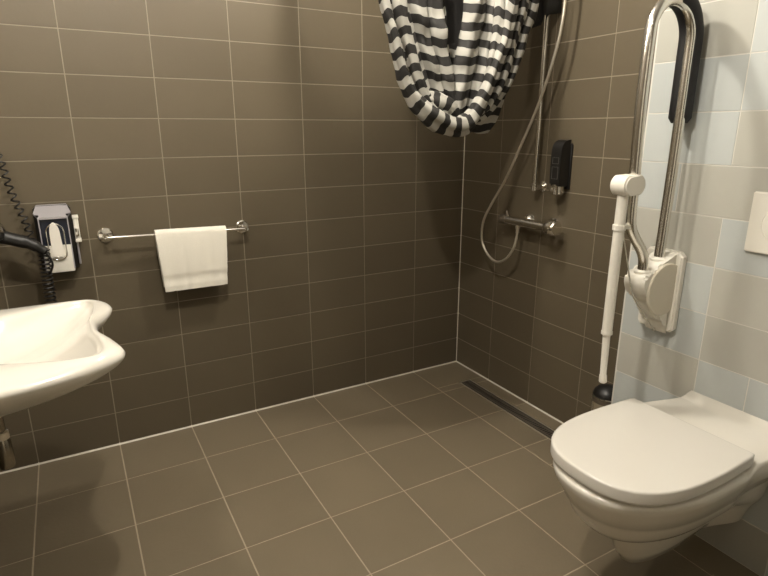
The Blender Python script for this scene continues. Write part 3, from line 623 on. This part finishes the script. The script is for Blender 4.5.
# dark cloth behind the curtain
bm = bmesh.new()
G = [[(-0.58, -0.535, 2.145), (-0.564, -0.5326, 2.149), (-0.55, -0.5311, 2.152), (-0.536, -0.5313, 2.154), (-0.523, -0.5329, 2.156), (-0.511, -0.5354, 2.158), (-0.498, -0.5378, 2.159), (-0.485, -0.5389, 2.161), (-0.47, -0.5385, 2.164), (-0.455, -0.5367, 2.168), (-0.438, -0.5341, 2.171), (-0.422, -0.532, 2.175), (-0.407, -0.531, 2.178), (-0.392, -0.5317, 2.181), (-0.379, -0.5337, 2.182), (-0.366, -0.5363, 2.184), (-0.353, -0.5383, 2.186), (-0.338, -0.539, 2.188), (-0.322, -0.538, 2.191), (-0.311, -0.5437, 2.192), (-0.301, -0.5489, 2.192), (-0.29, -0.5549, 2.192), (-0.281, -0.5623, 2.191), (-0.273, -0.5713, 2.19), (-0.266, -0.5814, 2.188), (-0.26, -0.5917, 2.185), (-0.253, -0.6011, 2.184), (-0.244, -0.6091, 2.183), (-0.234, -0.6154, 2.182), (-0.217, -0.613, 2.186), (-0.199, -0.6106, 2.19), (-0.181, -0.6091, 2.194), (-0.166, -0.6093, 2.197), (-0.151, -0.6109, 2.199), (-0.137, -0.6134, 2.201), (-0.123, -0.6158, 2.203), (-0.108, -0.6169, 2.205), (-0.091, -0.6165, 2.208), (-0.073, -0.6147, 2.212), (-0.053, -0.6121, 2.217), (-0.034, -0.6099, 2.221)], [(-0.579, -0.535, 2.107), (-0.563, -0.5323, 2.11), (-0.548, -0.5307, 2.113), (-0.534, -0.5309, 2.115), (-0.521, -0.5327, 2.117), (-0.509, -0.5355, 2.118), (-0.496, -0.538, 2.12), (-0.483, -0.5394, 2.122), (-0.468, -0.5389, 2.125), (-0.452, -0.5369, 2.128), (-0.435, -0.534, 2.132), (-0.419, -0.5316, 2.136), (-0.403, -0.5306, 2.14), (-0.389, -0.5313, 2.142), (-0.376, -0.5336, 2.144), (-0.363, -0.5364, 2.146), (-0.35, -0.5387, 2.148), (-0.336, -0.5394, 2.151), (-0.32, -0.5384, 2.155), (-0.309, -0.5438, 2.155), (-0.298, -0.5487, 2.156), (-0.287, -0.5545, 2.156), (-0.278, -0.5618, 2.156), (-0.27, -0.571, 2.155), (-0.263, -0.5813, 2.153), (-0.257, -0.5919, 2.151), (-0.25, -0.6015, 2.15), (-0.241, -0.6095, 2.149), (-0.231, -0.6157, 2.149), (-0.213, -0.613, 2.153), (-0.195, -0.6103, 2.158), (-0.177, -0.6087, 2.162), (-0.161, -0.6089, 2.165), (-0.148, -0.6107, 2.167), (-0.135, -0.6135, 2.169), (-0.122, -0.616, 2.172), (-0.107, -0.6174, 2.174), (-0.09, -0.6169, 2.177), (-0.071, -0.6149, 2.181), (-0.051, -0.612, 2.186), (-0.032, -0.6096, 2.19)], [(-0.577, -0.535, 2.068), (-0.561, -0.5321, 2.071), (-0.546, -0.5303, 2.074), (-0.532, -0.5305, 2.076), (-0.519, -0.5325, 2.077), (-0.507, -0.5355, 2.078), (-0.494, -0.5383, 2.08), (-0.481, -0.5398, 2.082), (-0.466, -0.5393, 2.085), (-0.449, -0.537, 2.088), (-0.432, -0.534, 2.092), (-0.416, -0.5313, 2.097), (-0.4, -0.5301, 2.101), (-0.386, -0.531, 2.104), (-0.373, -0.5335, 2.106), (-0.361, -0.5366, 2.108), (-0.348, -0.539, 2.11), (-0.333, -0.5398, 2.113), (-0.317, -0.5387, 2.117), (-0.306, -0.5438, 2.119), (-0.295, -0.5486, 2.12), (-0.284, -0.5541, 2.121), (-0.275, -0.5614, 2.121), (-0.267, -0.5707, 2.12), (-0.26, -0.5813, 2.118), (-0.254, -0.5921, 2.117), (-0.247, -0.6019, 2.115), (-0.238, -0.6099, 2.115), (-0.228, -0.6159, 2.116), (-0.21, -0.613, 2.12), (-0.191, -0.6101, 2.125), (-0.173, -0.6083, 2.129), (-0.157, -0.6085, 2.132), (-0.145, -0.6105, 2.135), (-0.133, -0.6135, 2.138), (-0.121, -0.6163, 2.141), (-0.105, -0.6178, 2.143), (-0.088, -0.6173, 2.146), (-0.069, -0.615, 2.15), (-0.049, -0.612, 2.155), (-0.029, -0.6093, 2.159)], [(-0.576, -0.535, 2.028), (-0.56, -0.5318, 2.031), (-0.544, -0.5299, 2.034), (-0.53, -0.5301, 2.036), (-0.517, -0.5323, 2.037), (-0.505, -0.5356, 2.038), (-0.492, -0.5386, 2.039), (-0.478, -0.5402, 2.041), (-0.463, -0.5397, 2.044), (-0.447, -0.5372, 2.048), (-0.429, -0.5339, 2.052), (-0.412, -0.531, 2.057), (-0.397, -0.5297, 2.061), (-0.383, -0.5306, 2.064), (-0.37, -0.5333, 2.067), (-0.358, -0.5367, 2.069), (-0.345, -0.5394, 2.072), (-0.331, -0.5403, 2.075), (-0.315, -0.539, 2.08), (-0.304, -0.5439, 2.082), (-0.292, -0.5484, 2.083), (-0.281, -0.5537, 2.084), (-0.271, -0.561, 2.085), (-0.264, -0.5704, 2.084), (-0.257, -0.5812, 2.083), (-0.251, -0.5923, 2.082), (-0.244, -0.6023, 2.081), (-0.235, -0.6103, 2.081), (-0.225, -0.6162, 2.082), (-0.206, -0.613, 2.086), (-0.187, -0.6098, 2.091), (-0.169, -0.6079, 2.096), (-0.153, -0.6081, 2.099), (-0.141, -0.6103, 2.103), (-0.131, -0.6136, 2.106), (-0.12, -0.6166, 2.109), (-0.104, -0.6182, 2.111), (-0.087, -0.6177, 2.115), (-0.067, -0.6152, 2.119), (-0.047, -0.6119, 2.124), (-0.026, -0.609, 2.128)], [(-0.575, -0.535, 1.988), (-0.558, -0.5315, 1.991), (-0.542, -0.5295, 1.994), (-0.528, -0.5297, 1.995), (-0.515, -0.5321, 1.996), (-0.502, -0.5356, 1.997), (-0.49, -0.5389, 1.999), (-0.476, -0.5406, 2.0), (-0.461, -0.54, 2.003), (-0.444, -0.5374, 2.007), (-0.426, -0.5338, 2.011), (-0.409, -0.5306, 2.017), (-0.394, -0.5293, 2.021), (-0.38, -0.5303, 2.025), (-0.367, -0.5332, 2.028), (-0.355, -0.5368, 2.03), (-0.343, -0.5397, 2.033), (-0.328, -0.5407, 2.037), (-0.312, -0.5394, 2.042), (-0.301, -0.544, 2.044), (-0.289, -0.5482, 2.046), (-0.278, -0.5534, 2.048), (-0.268, -0.5606, 2.049), (-0.26, -0.5701, 2.048), (-0.254, -0.5812, 2.047), (-0.248, -0.5925, 2.046), (-0.241, -0.6027, 2.046), (-0.232, -0.6107, 2.046), (-0.222, -0.6165, 2.047), (-0.203, -0.613, 2.052), (-0.183, -0.6095, 2.058), (-0.165, -0.6075, 2.062), (-0.149, -0.6077, 2.066), (-0.138, -0.6101, 2.07), (-0.129, -0.6136, 2.074), (-0.118, -0.6169, 2.077), (-0.103, -0.6186, 2.08), (-0.085, -0.618, 2.083), (-0.065, -0.6154, 2.087), (-0.044, -0.6118, 2.092), (-0.023, -0.6086, 2.097)], [(-0.574, -0.535, 1.948), (-0.557, -0.5313, 1.951), (-0.54, -0.5291, 1.953), (-0.526, -0.5293, 1.954), (-0.513, -0.5318, 1.955), (-0.5, -0.5357, 1.956), (-0.488, -0.5392, 1.957), (-0.474, -0.5411, 1.959), (-0.458, -0.5404, 1.962), (-0.441, -0.5376, 1.965), (-0.423, -0.5337, 1.97), (-0.406, -0.5303, 1.976), (-0.39, -0.5289, 1.981), (-0.376, -0.5299, 1.985), (-0.364, -0.533, 1.988), (-0.352, -0.537, 1.991), (-0.34, -0.5401, 1.994), (-0.326, -0.5411, 1.998), (-0.31, -0.5397, 2.003), (-0.298, -0.5441, 2.006), (-0.286, -0.548, 2.009), (-0.274, -0.553, 2.011), (-0.265, -0.5601, 2.012), (-0.257, -0.5698, 2.012), (-0.251, -0.5811, 2.011), (-0.245, -0.5928, 2.01), (-0.238, -0.6031, 2.01), (-0.229, -0.6111, 2.011), (-0.219, -0.6167, 2.013), (-0.199, -0.613, 2.018), (-0.179, -0.6093, 2.023), (-0.161, -0.6071, 2.028), (-0.144, -0.6073, 2.032), (-0.135, -0.6098, 2.037), (-0.126, -0.6137, 2.041), (-0.117, -0.6172, 2.045), (-0.102, -0.6191, 2.048), (-0.084, -0.6184, 2.051), (-0.063, -0.6156, 2.055), (-0.042, -0.6117, 2.06), (-0.021, -0.6083, 2.065)], [(-0.573, -0.535, 1.907), (-0.555, -0.531, 1.91), (-0.538, -0.5287, 1.912), (-0.524, -0.5289, 1.913), (-0.51, -0.5316, 1.913), (-0.498, -0.5357, 1.914), (-0.486, -0.5395, 1.915), (-0.472, -0.5415, 1.917), (-0.456, -0.5408, 1.92), (-0.438, -0.5378, 1.923), (-0.42, -0.5336, 1.928), (-0.403, -0.53, 1.934), (-0.387, -0.5284, 1.939), (-0.373, -0.5296, 1.944), (-0.361, -0.5329, 1.948), (-0.35, -0.5371, 1.951), (-0.337, -0.5404, 1.955), (-0.323, -0.5416, 1.959), (-0.307, -0.54, 1.964), (-0.296, -0.5442, 1.968), (-0.283, -0.5478, 1.971), (-0.271, -0.5526, 1.973), (-0.261, -0.5597, 1.975), (-0.254, -0.5695, 1.975), (-0.248, -0.5811, 1.975), (-0.242, -0.593, 1.974), (-0.235, -0.6035, 1.974), (-0.226, -0.6115, 1.976), (-0.215, -0.617, 1.978), (-0.195, -0.613, 1.983), (-0.175, -0.609, 1.989), (-0.157, -0.6067, 1.994), (-0.14, -0.6069, 1.998), (-0.131, -0.6096, 2.003), (-0.124, -0.6137, 2.008), (-0.116, -0.6175, 2.013), (-0.1, -0.6195, 2.015), (-0.082, -0.6188, 2.019), (-0.062, -0.6158, 2.023), (-0.04, -0.6116, 2.028), (-0.018, -0.608, 2.033)], [(-0.571, -0.535, 1.866), (-0.553, -0.5308, 1.868), (-0.537, -0.5283, 1.87), (-0.521, -0.5285, 1.871), (-0.508, -0.5314, 1.871), (-0.496, -0.5358, 1.872), (-0.483, -0.5398, 1.873), (-0.47, -0.5419, 1.875), (-0.453, -0.5412, 1.877), (-0.435, -0.5379, 1.881), (-0.417, -0.5335, 1.886), (-0.399, -0.5297, 1.892), (-0.383, -0.528, 1.898), (-0.37, -0.5292, 1.903), (-0.358, -0.5328, 1.907), (-0.347, -0.5372, 1.91), (-0.335, -0.5408, 1.915), (-0.321, -0.542, 1.919), (-0.305, -0.5403, 1.925), (-0.293, -0.5443, 1.929), (-0.28, -0.5477, 1.933), (-0.268, -0.5522, 1.936), (-0.258, -0.5593, 1.937), (-0.25, -0.5692, 1.938), (-0.244, -0.581, 1.938), (-0.239, -0.5932, 1.938), (-0.232, -0.6039, 1.938), (-0.223, -0.6119, 1.94), (-0.212, -0.6172, 1.942), (-0.192, -0.613, 1.948), (-0.171, -0.6088, 1.954), (-0.152, -0.6063, 1.959), (-0.136, -0.6065, 1.963), (-0.128, -0.6094, 1.97), (-0.122, -0.6138, 1.975), (-0.115, -0.6178, 1.98), (-0.099, -0.6199, 1.983), (-0.081, -0.6192, 1.986), (-0.06, -0.6159, 1.991), (-0.037, -0.6115, 1.995), (-0.015, -0.6077, 2.0)], [(-0.57, -0.535, 1.824), (-0.552, -0.5305, 1.826), (-0.535, -0.5278, 1.827), (-0.519, -0.5281, 1.828), (-0.506, -0.5312, 1.828), (-0.494, -0.5358, 1.829), (-0.481, -0.5401, 1.83), (-0.467, -0.5423, 1.832), (-0.451, -0.5416, 1.834), (-0.432, -0.5381, 1.838), (-0.413, -0.5334, 1.843), (-0.396, -0.5293, 1.85), (-0.38, -0.5276, 1.856), (-0.366, -0.5289, 1.861), (-0.355, -0.5326, 1.865), (-0.344, -0.5374, 1.87), (-0.332, -0.5411, 1.874), (-0.318, -0.5424, 1.879), (-0.302, -0.5407, 1.885), (-0.29, -0.5444, 1.89), (-0.277, -0.5475, 1.894), (-0.265, -0.5518, 1.897), (-0.254, -0.5589, 1.899), (-0.247, -0.5689, 1.9), (-0.241, -0.581, 1.901), (-0.236, -0.5934, 1.901), (-0.229, -0.6043, 1.902), (-0.22, -0.6124, 1.904), (-0.208, -0.6175, 1.906), (-0.188, -0.613, 1.913), (-0.167, -0.6085, 1.919), (-0.148, -0.6058, 1.924), (-0.131, -0.6061, 1.928), (-0.125, -0.6092, 1.935), (-0.12, -0.6138, 1.942), (-0.113, -0.6181, 1.948), (-0.098, -0.6203, 1.95), (-0.079, -0.6196, 1.953), (-0.058, -0.6161, 1.958), (-0.035, -0.6114, 1.963), (-0.012, -0.6073, 1.967)], [(-0.569, -0.535, 1.781), (-0.55, -0.5302, 1.783), (-0.533, -0.5274, 1.784), (-0.517, -0.5277, 1.785), (-0.504, -0.5309, 1.785), (-0.492, -0.5359, 1.785), (-0.479, -0.5404, 1.786), (-0.465, -0.5428, 1.788), (-0.448, -0.5419, 1.791), (-0.429, -0.5383, 1.794), (-0.41, -0.5333, 1.8), (-0.392, -0.529, 1.807), (-0.376, -0.5272, 1.813), (-0.363, -0.5285, 1.819), (-0.351, -0.5325, 1.824), (-0.341, -0.5375, 1.828), (-0.329, -0.5415, 1.833), (-0.316, -0.5428, 1.839), (-0.299, -0.541, 1.845), (-0.287, -0.5445, 1.85), (-0.274, -0.5473, 1.855), (-0.261, -0.5515, 1.858), (-0.251, -0.5584, 1.861), (-0.243, -0.5686, 1.862), (-0.238, -0.581, 1.863), (-0.232, -0.5937, 1.864), (-0.226, -0.6047, 1.865), (-0.217, -0.6128, 1.867), (-0.205, -0.6178, 1.87), (-0.184, -0.613, 1.877), (-0.163, -0.6082, 1.883), (-0.143, -0.6054, 1.888), (-0.127, -0.6057, 1.893), (-0.121, -0.609, 1.901), (-0.117, -0.6139, 1.908), (-0.112, -0.6184, 1.915), (-0.097, -0.6208, 1.917), (-0.078, -0.6199, 1.92), (-0.056, -0.6163, 1.925), (-0.032, -0.6113, 1.93), (-0.009, -0.607, 1.934)], [(-0.567, -0.535, 1.738), (-0.548, -0.53, 1.74), (-0.531, -0.527, 1.741), (-0.515, -0.5273, 1.741), (-0.501, -0.5307, 1.741), (-0.489, -0.5359, 1.741), (-0.477, -0.5407, 1.742), (-0.463, -0.5432, 1.744), (-0.446, -0.5423, 1.747), (-0.426, -0.5385, 1.75), (-0.407, -0.5332, 1.756), (-0.389, -0.5287, 1.763), (-0.373, -0.5267, 1.77), (-0.359, -0.5281, 1.776), (-0.348, -0.5324, 1.781), (-0.338, -0.5376, 1.786), (-0.327, -0.5419, 1.792), (-0.313, -0.5433, 1.798), (-0.297, -0.5413, 1.805), (-0.284, -0.5446, 1.81), (-0.271, -0.5471, 1.816), (-0.258, -0.5511, 1.819), (-0.247, -0.558, 1.822), (-0.24, -0.5683, 1.824), (-0.234, -0.5809, 1.825), (-0.229, -0.5939, 1.826), (-0.223, -0.6051, 1.827), (-0.214, -0.6132, 1.83), (-0.202, -0.618, 1.834), (-0.18, -0.613, 1.84), (-0.159, -0.608, 1.847), (-0.139, -0.605, 1.853), (-0.122, -0.6053, 1.857), (-0.118, -0.6087, 1.866), (-0.115, -0.6139, 1.874), (-0.111, -0.6187, 1.881), (-0.095, -0.6212, 1.883), (-0.076, -0.6203, 1.887), (-0.054, -0.6165, 1.891), (-0.03, -0.6112, 1.896), (-0.007, -0.6067, 1.901)], [(-0.566, -0.535, 1.695), (-0.547, -0.5297, 1.696), (-0.529, -0.5266, 1.697), (-0.513, -0.5269, 1.697), (-0.499, -0.5305, 1.696), (-0.487, -0.5359, 1.696), (-0.474, -0.541, 1.698), (-0.46, -0.5436, 1.7), (-0.443, -0.5427, 1.702), (-0.423, -0.5387, 1.706), (-0.403, -0.5331, 1.711), (-0.385, -0.5284, 1.719), (-0.369, -0.5263, 1.726), (-0.356, -0.5278, 1.732), (-0.345, -0.5322, 1.738), (-0.335, -0.5378, 1.744), (-0.324, -0.5422, 1.75), (-0.31, -0.5437, 1.756), (-0.294, -0.5416, 1.763), (-0.282, -0.5447, 1.77), (-0.268, -0.5469, 1.775), (-0.255, -0.5507, 1.779), (-0.244, -0.5576, 1.783), (-0.236, -0.568, 1.785), (-0.231, -0.5809, 1.786), (-0.226, -0.5941, 1.788), (-0.219, -0.6055, 1.79), (-0.21, -0.6136, 1.793), (-0.198, -0.6183, 1.797), (-0.177, -0.613, 1.804), (-0.155, -0.6077, 1.81), (-0.135, -0.6046, 1.816), (-0.118, -0.6049, 1.821), (-0.114, -0.6085, 1.831), (-0.113, -0.6139, 1.839), (-0.11, -0.619, 1.847), (-0.094, -0.6216, 1.85), (-0.075, -0.6207, 1.853), (-0.052, -0.6167, 1.857), (-0.027, -0.6111, 1.862), (-0.004, -0.6064, 1.867)], [(-0.565, -0.535, 1.651), (-0.545, -0.5295, 1.652), (-0.527, -0.5262, 1.652), (-0.511, -0.5265, 1.652), (-0.497, -0.5303, 1.651), (-0.485, -0.536, 1.651), (-0.472, -0.5413, 1.653), (-0.458, -0.544, 1.655), (-0.44, -0.5431, 1.657), (-0.42, -0.5388, 1.66), (-0.4, -0.533, 1.666), (-0.382, -0.528, 1.674), (-0.366, -0.5259, 1.682), (-0.352, -0.5274, 1.688), (-0.342, -0.5321, 1.695), (-0.332, -0.5379, 1.701), (-0.321, -0.5426, 1.707), (-0.308, -0.5441, 1.714), (-0.291, -0.542, 1.722), (-0.279, -0.5448, 1.729), (-0.265, -0.5468, 1.735), (-0.251, -0.5503, 1.739), (-0.24, -0.5572, 1.743), (-0.233, -0.5677, 1.745), (-0.227, -0.5808, 1.747), (-0.223, -0.5943, 1.749), (-0.216, -0.6059, 1.752), (-0.207, -0.614, 1.755), (-0.195, -0.6185, 1.76), (-0.173, -0.613, 1.766), (-0.15, -0.6075, 1.773), (-0.13, -0.6042, 1.779), (-0.113, -0.6045, 1.785), (-0.111, -0.6083, 1.795), (-0.11, -0.614, 1.804), (-0.108, -0.6193, 1.813), (-0.092, -0.622, 1.816), (-0.073, -0.6211, 1.819), (-0.05, -0.6168, 1.823), (-0.025, -0.611, 1.828), (-0.001, -0.606, 1.833)], [(-0.563, -0.535, 1.606), (-0.543, -0.5292, 1.607), (-0.524, -0.5258, 1.607), (-0.508, -0.5261, 1.607), (-0.495, -0.5301, 1.606), (-0.482, -0.536, 1.606), (-0.47, -0.5416, 1.607), (-0.455, -0.5444, 1.609), (-0.438, -0.5435, 1.611), (-0.417, -0.539, 1.615), (-0.397, -0.5329, 1.62), (-0.378, -0.5277, 1.629), (-0.362, -0.5254, 1.637), (-0.349, -0.5271, 1.644), (-0.338, -0.5319, 1.651), (-0.329, -0.5381, 1.657), (-0.318, -0.5429, 1.664), (-0.305, -0.5446, 1.672), (-0.288, -0.5423, 1.68), (-0.276, -0.5449, 1.687), (-0.262, -0.5466, 1.694), (-0.248, -0.5499, 1.699), (-0.237, -0.5568, 1.702), (-0.229, -0.5674, 1.705), (-0.224, -0.5808, 1.708), (-0.219, -0.5945, 1.71), (-0.213, -0.6063, 1.713), (-0.204, -0.6144, 1.717), (-0.191, -0.6188, 1.722), (-0.169, -0.613, 1.729), (-0.146, -0.6072, 1.736), (-0.125, -0.6038, 1.742), (-0.108, -0.6041, 1.748), (-0.107, -0.6081, 1.759), (-0.108, -0.614, 1.769), (-0.107, -0.6196, 1.779), (-0.091, -0.6224, 1.781), (-0.071, -0.6215, 1.785), (-0.048, -0.617, 1.789), (-0.022, -0.6109, 1.794), (0.002, -0.6057, 1.799)], [(-0.562, -0.535, 1.561), (-0.541, -0.5289, 1.561), (-0.522, -0.5254, 1.561), (-0.506, -0.5257, 1.561), (-0.492, -0.5298, 1.559), (-0.48, -0.5361, 1.559), (-0.467, -0.5419, 1.561), (-0.453, -0.5449, 1.563), (-0.435, -0.5438, 1.565), (-0.414, -0.5392, 1.568), (-0.393, -0.5328, 1.574), (-0.375, -0.5274, 1.583), (-0.358, -0.525, 1.591), (-0.345, -0.5267, 1.599), (-0.335, -0.5318, 1.606), (-0.325, -0.5382, 1.613), (-0.315, -0.5433, 1.621), (-0.302, -0.545, 1.629), (-0.285, -0.5426, 1.637), (-0.273, -0.5449, 1.645), (-0.259, -0.5464, 1.652), (-0.244, -0.5496, 1.657), (-0.233, -0.5563, 1.662), (-0.225, -0.5671, 1.665), (-0.22, -0.5807, 1.668), (-0.216, -0.5948, 1.671), (-0.21, -0.6067, 1.674), (-0.2, -0.6148, 1.678), (-0.187, -0.619, 1.684), (-0.165, -0.613, 1.691), (-0.142, -0.6069, 1.698), (-0.121, -0.6034, 1.705), (-0.104, -0.6037, 1.711), (-0.104, -0.6078, 1.722), (-0.105, -0.6141, 1.734), (-0.106, -0.6199, 1.744), (-0.09, -0.6229, 1.747), (-0.07, -0.6218, 1.75), (-0.046, -0.6172, 1.754), (-0.02, -0.6108, 1.759), (0.005, -0.6054, 1.764)]]
V = [[bm.verts.new(p) for p in r] for r in G]
for i in range(len(V)-1):
    for j in range(len(V[0])-1): bm.faces.new((V[i][j], V[i][j+1], V[i+1][j+1], V[i+1][j]))
o = tag(obj('dark_cloth', bm, M['dark_cloth'], ang=80), 'dark grey cloth hanging behind the striped curtain at the shower rail', 'cloth')
sm_ = o.modifiers.new('thickness', 'SOLIDIFY'); sm_.thickness = 0.004

# curtain rail (above the picture)
t = empty('curtain_rail', (-0.6, -.66, 2.11), 'thin white curtain rail running above the striped shower curtain', 'curtain rail')
bm = bmesh.new(); tube(bm, [(-0.001, -.66, 2.11), (-.86, -.66, 2.11), (-.90, -.645, 2.11), (-.925, -.61, 2.11), (-.93, -.57, 2.11), (-.93, -.001, 2.11)], 0.013, 14); obj('rod', bm, M['plastic'], t)
for x in (-0.02, -.90):
    bm = bmesh.new(); tube(bm, [(x, -.64, 2.11), (x, -.64, CEIL-.001)], 0.006, 10) if x < -.5 else lathe(bm, [(0.025, 0), (0.025, .008), (0.012, .012)], (-0.001, -.66, 2.11), (-1, 0, 0)); obj('support', bm, M['plastic'], t)

# ------------------------------------------------------------ ceiling lamps
LAMPS = [((-1.62, -1.52), 'round ceiling lamp over the middle of the room', 29), ((-0.92, -0.84), 'round ceiling lamp over the shower corner', 23), ((-1.60, -2.45), 'round ceiling lamp near the front wall', 3)]
for (x, y), lab, e in LAMPS:
    t = empty('ceiling_lamp', (x, y, CEIL), lab, 'lamp', 'round ceiling lamps')
    bm = bmesh.new(); lathe(bm, [(0.075, 0), (0.075, -.012), (0.060, -.020), (0.0, -.021)], (x, y, CEIL-.001)); obj('housing', bm, M['glass'], t)
    ld = bpy.data.lights.new('lamp_light', 'POINT'); ld.energy = e; ld.shadow_soft_size = 0.036; ld.color = (1.0, 0.937, 0.835)
    lo = bpy.data.objects.new('lamp_light', ld); lo.location = (x, y, CEIL-.09); C.objects.link(lo)

# added fill lamp on the unseen left wall, brightens the upper back wall
t = empty('fill_lamp', (XL, BY, 2.08), 'small added fill lamp on the left wall above the basin', 'lamp')
bm = bmesh.new(); box(bm, (XL+.001, BY-.05, 2.03), (XL+.02, BY+.05, 2.13), .004); obj('back_plate', bm, M['plastic'], t)
bm = bmesh.new(); tube(bm, [(XL+.015, BY, 2.08), (XL+.07, BY, 2.08)], .008, 10); obj('arm', bm, M['chrome'], t)
bm = bmesh.new(); lathe(bm, [(.03, 0), (.03, .012), (0, .013)], (XL+.068, BY, 2.08), (1, 0, 0)); obj('fill_lamp_holder', bm, M['chrome'], t)
ld = bpy.data.lights.new('lamp_light', 'POINT'); ld.energy = 10.5; ld.shadow_soft_size = 0.045; ld.color = (1.0, 0.937, 0.835)
lo = bpy.data.objects.new('lamp_light', ld); lo.location = (XL+.14, BY, 2.08); C.objects.link(lo)

# ------------------------------------------------------------ world, camera, colour
w = bpy.data.worlds.new('world'); bpy.context.scene.world = w; w.use_nodes = True
w.node_tree.nodes['Background'].inputs[0].default_value = (0.05, 0.045, 0.035, 1); w.node_tree.nodes['Background'].inputs[1].default_value = 0.3
cd = bpy.data.cameras.new('camera'); cam = bpy.data.objects.new('camera', cd); C.objects.link(cam)
cd.sensor_width = 36; cd.lens = 552.54/768*36; cd.clip_start = 0.02
a, b, c = [math.radians(v) for v in (-29.49, 74.04, -0.05)]
cam.matrix_world = Matrix.Translation((-1.8453, -2.4013, 1.3061)) @ Matrix.Rotation(a, 4, 'Z') @ Matrix.Rotation(b, 4, 'X') @ Matrix.Rotation(c, 4, 'Z')
bpy.context.scene.camera = cam
vs_ = bpy.context.scene.view_settings
vs_.view_transform = 'Standard'; vs_.look = 'None'; vs_.gamma = 1; vs_.exposure = 1.02
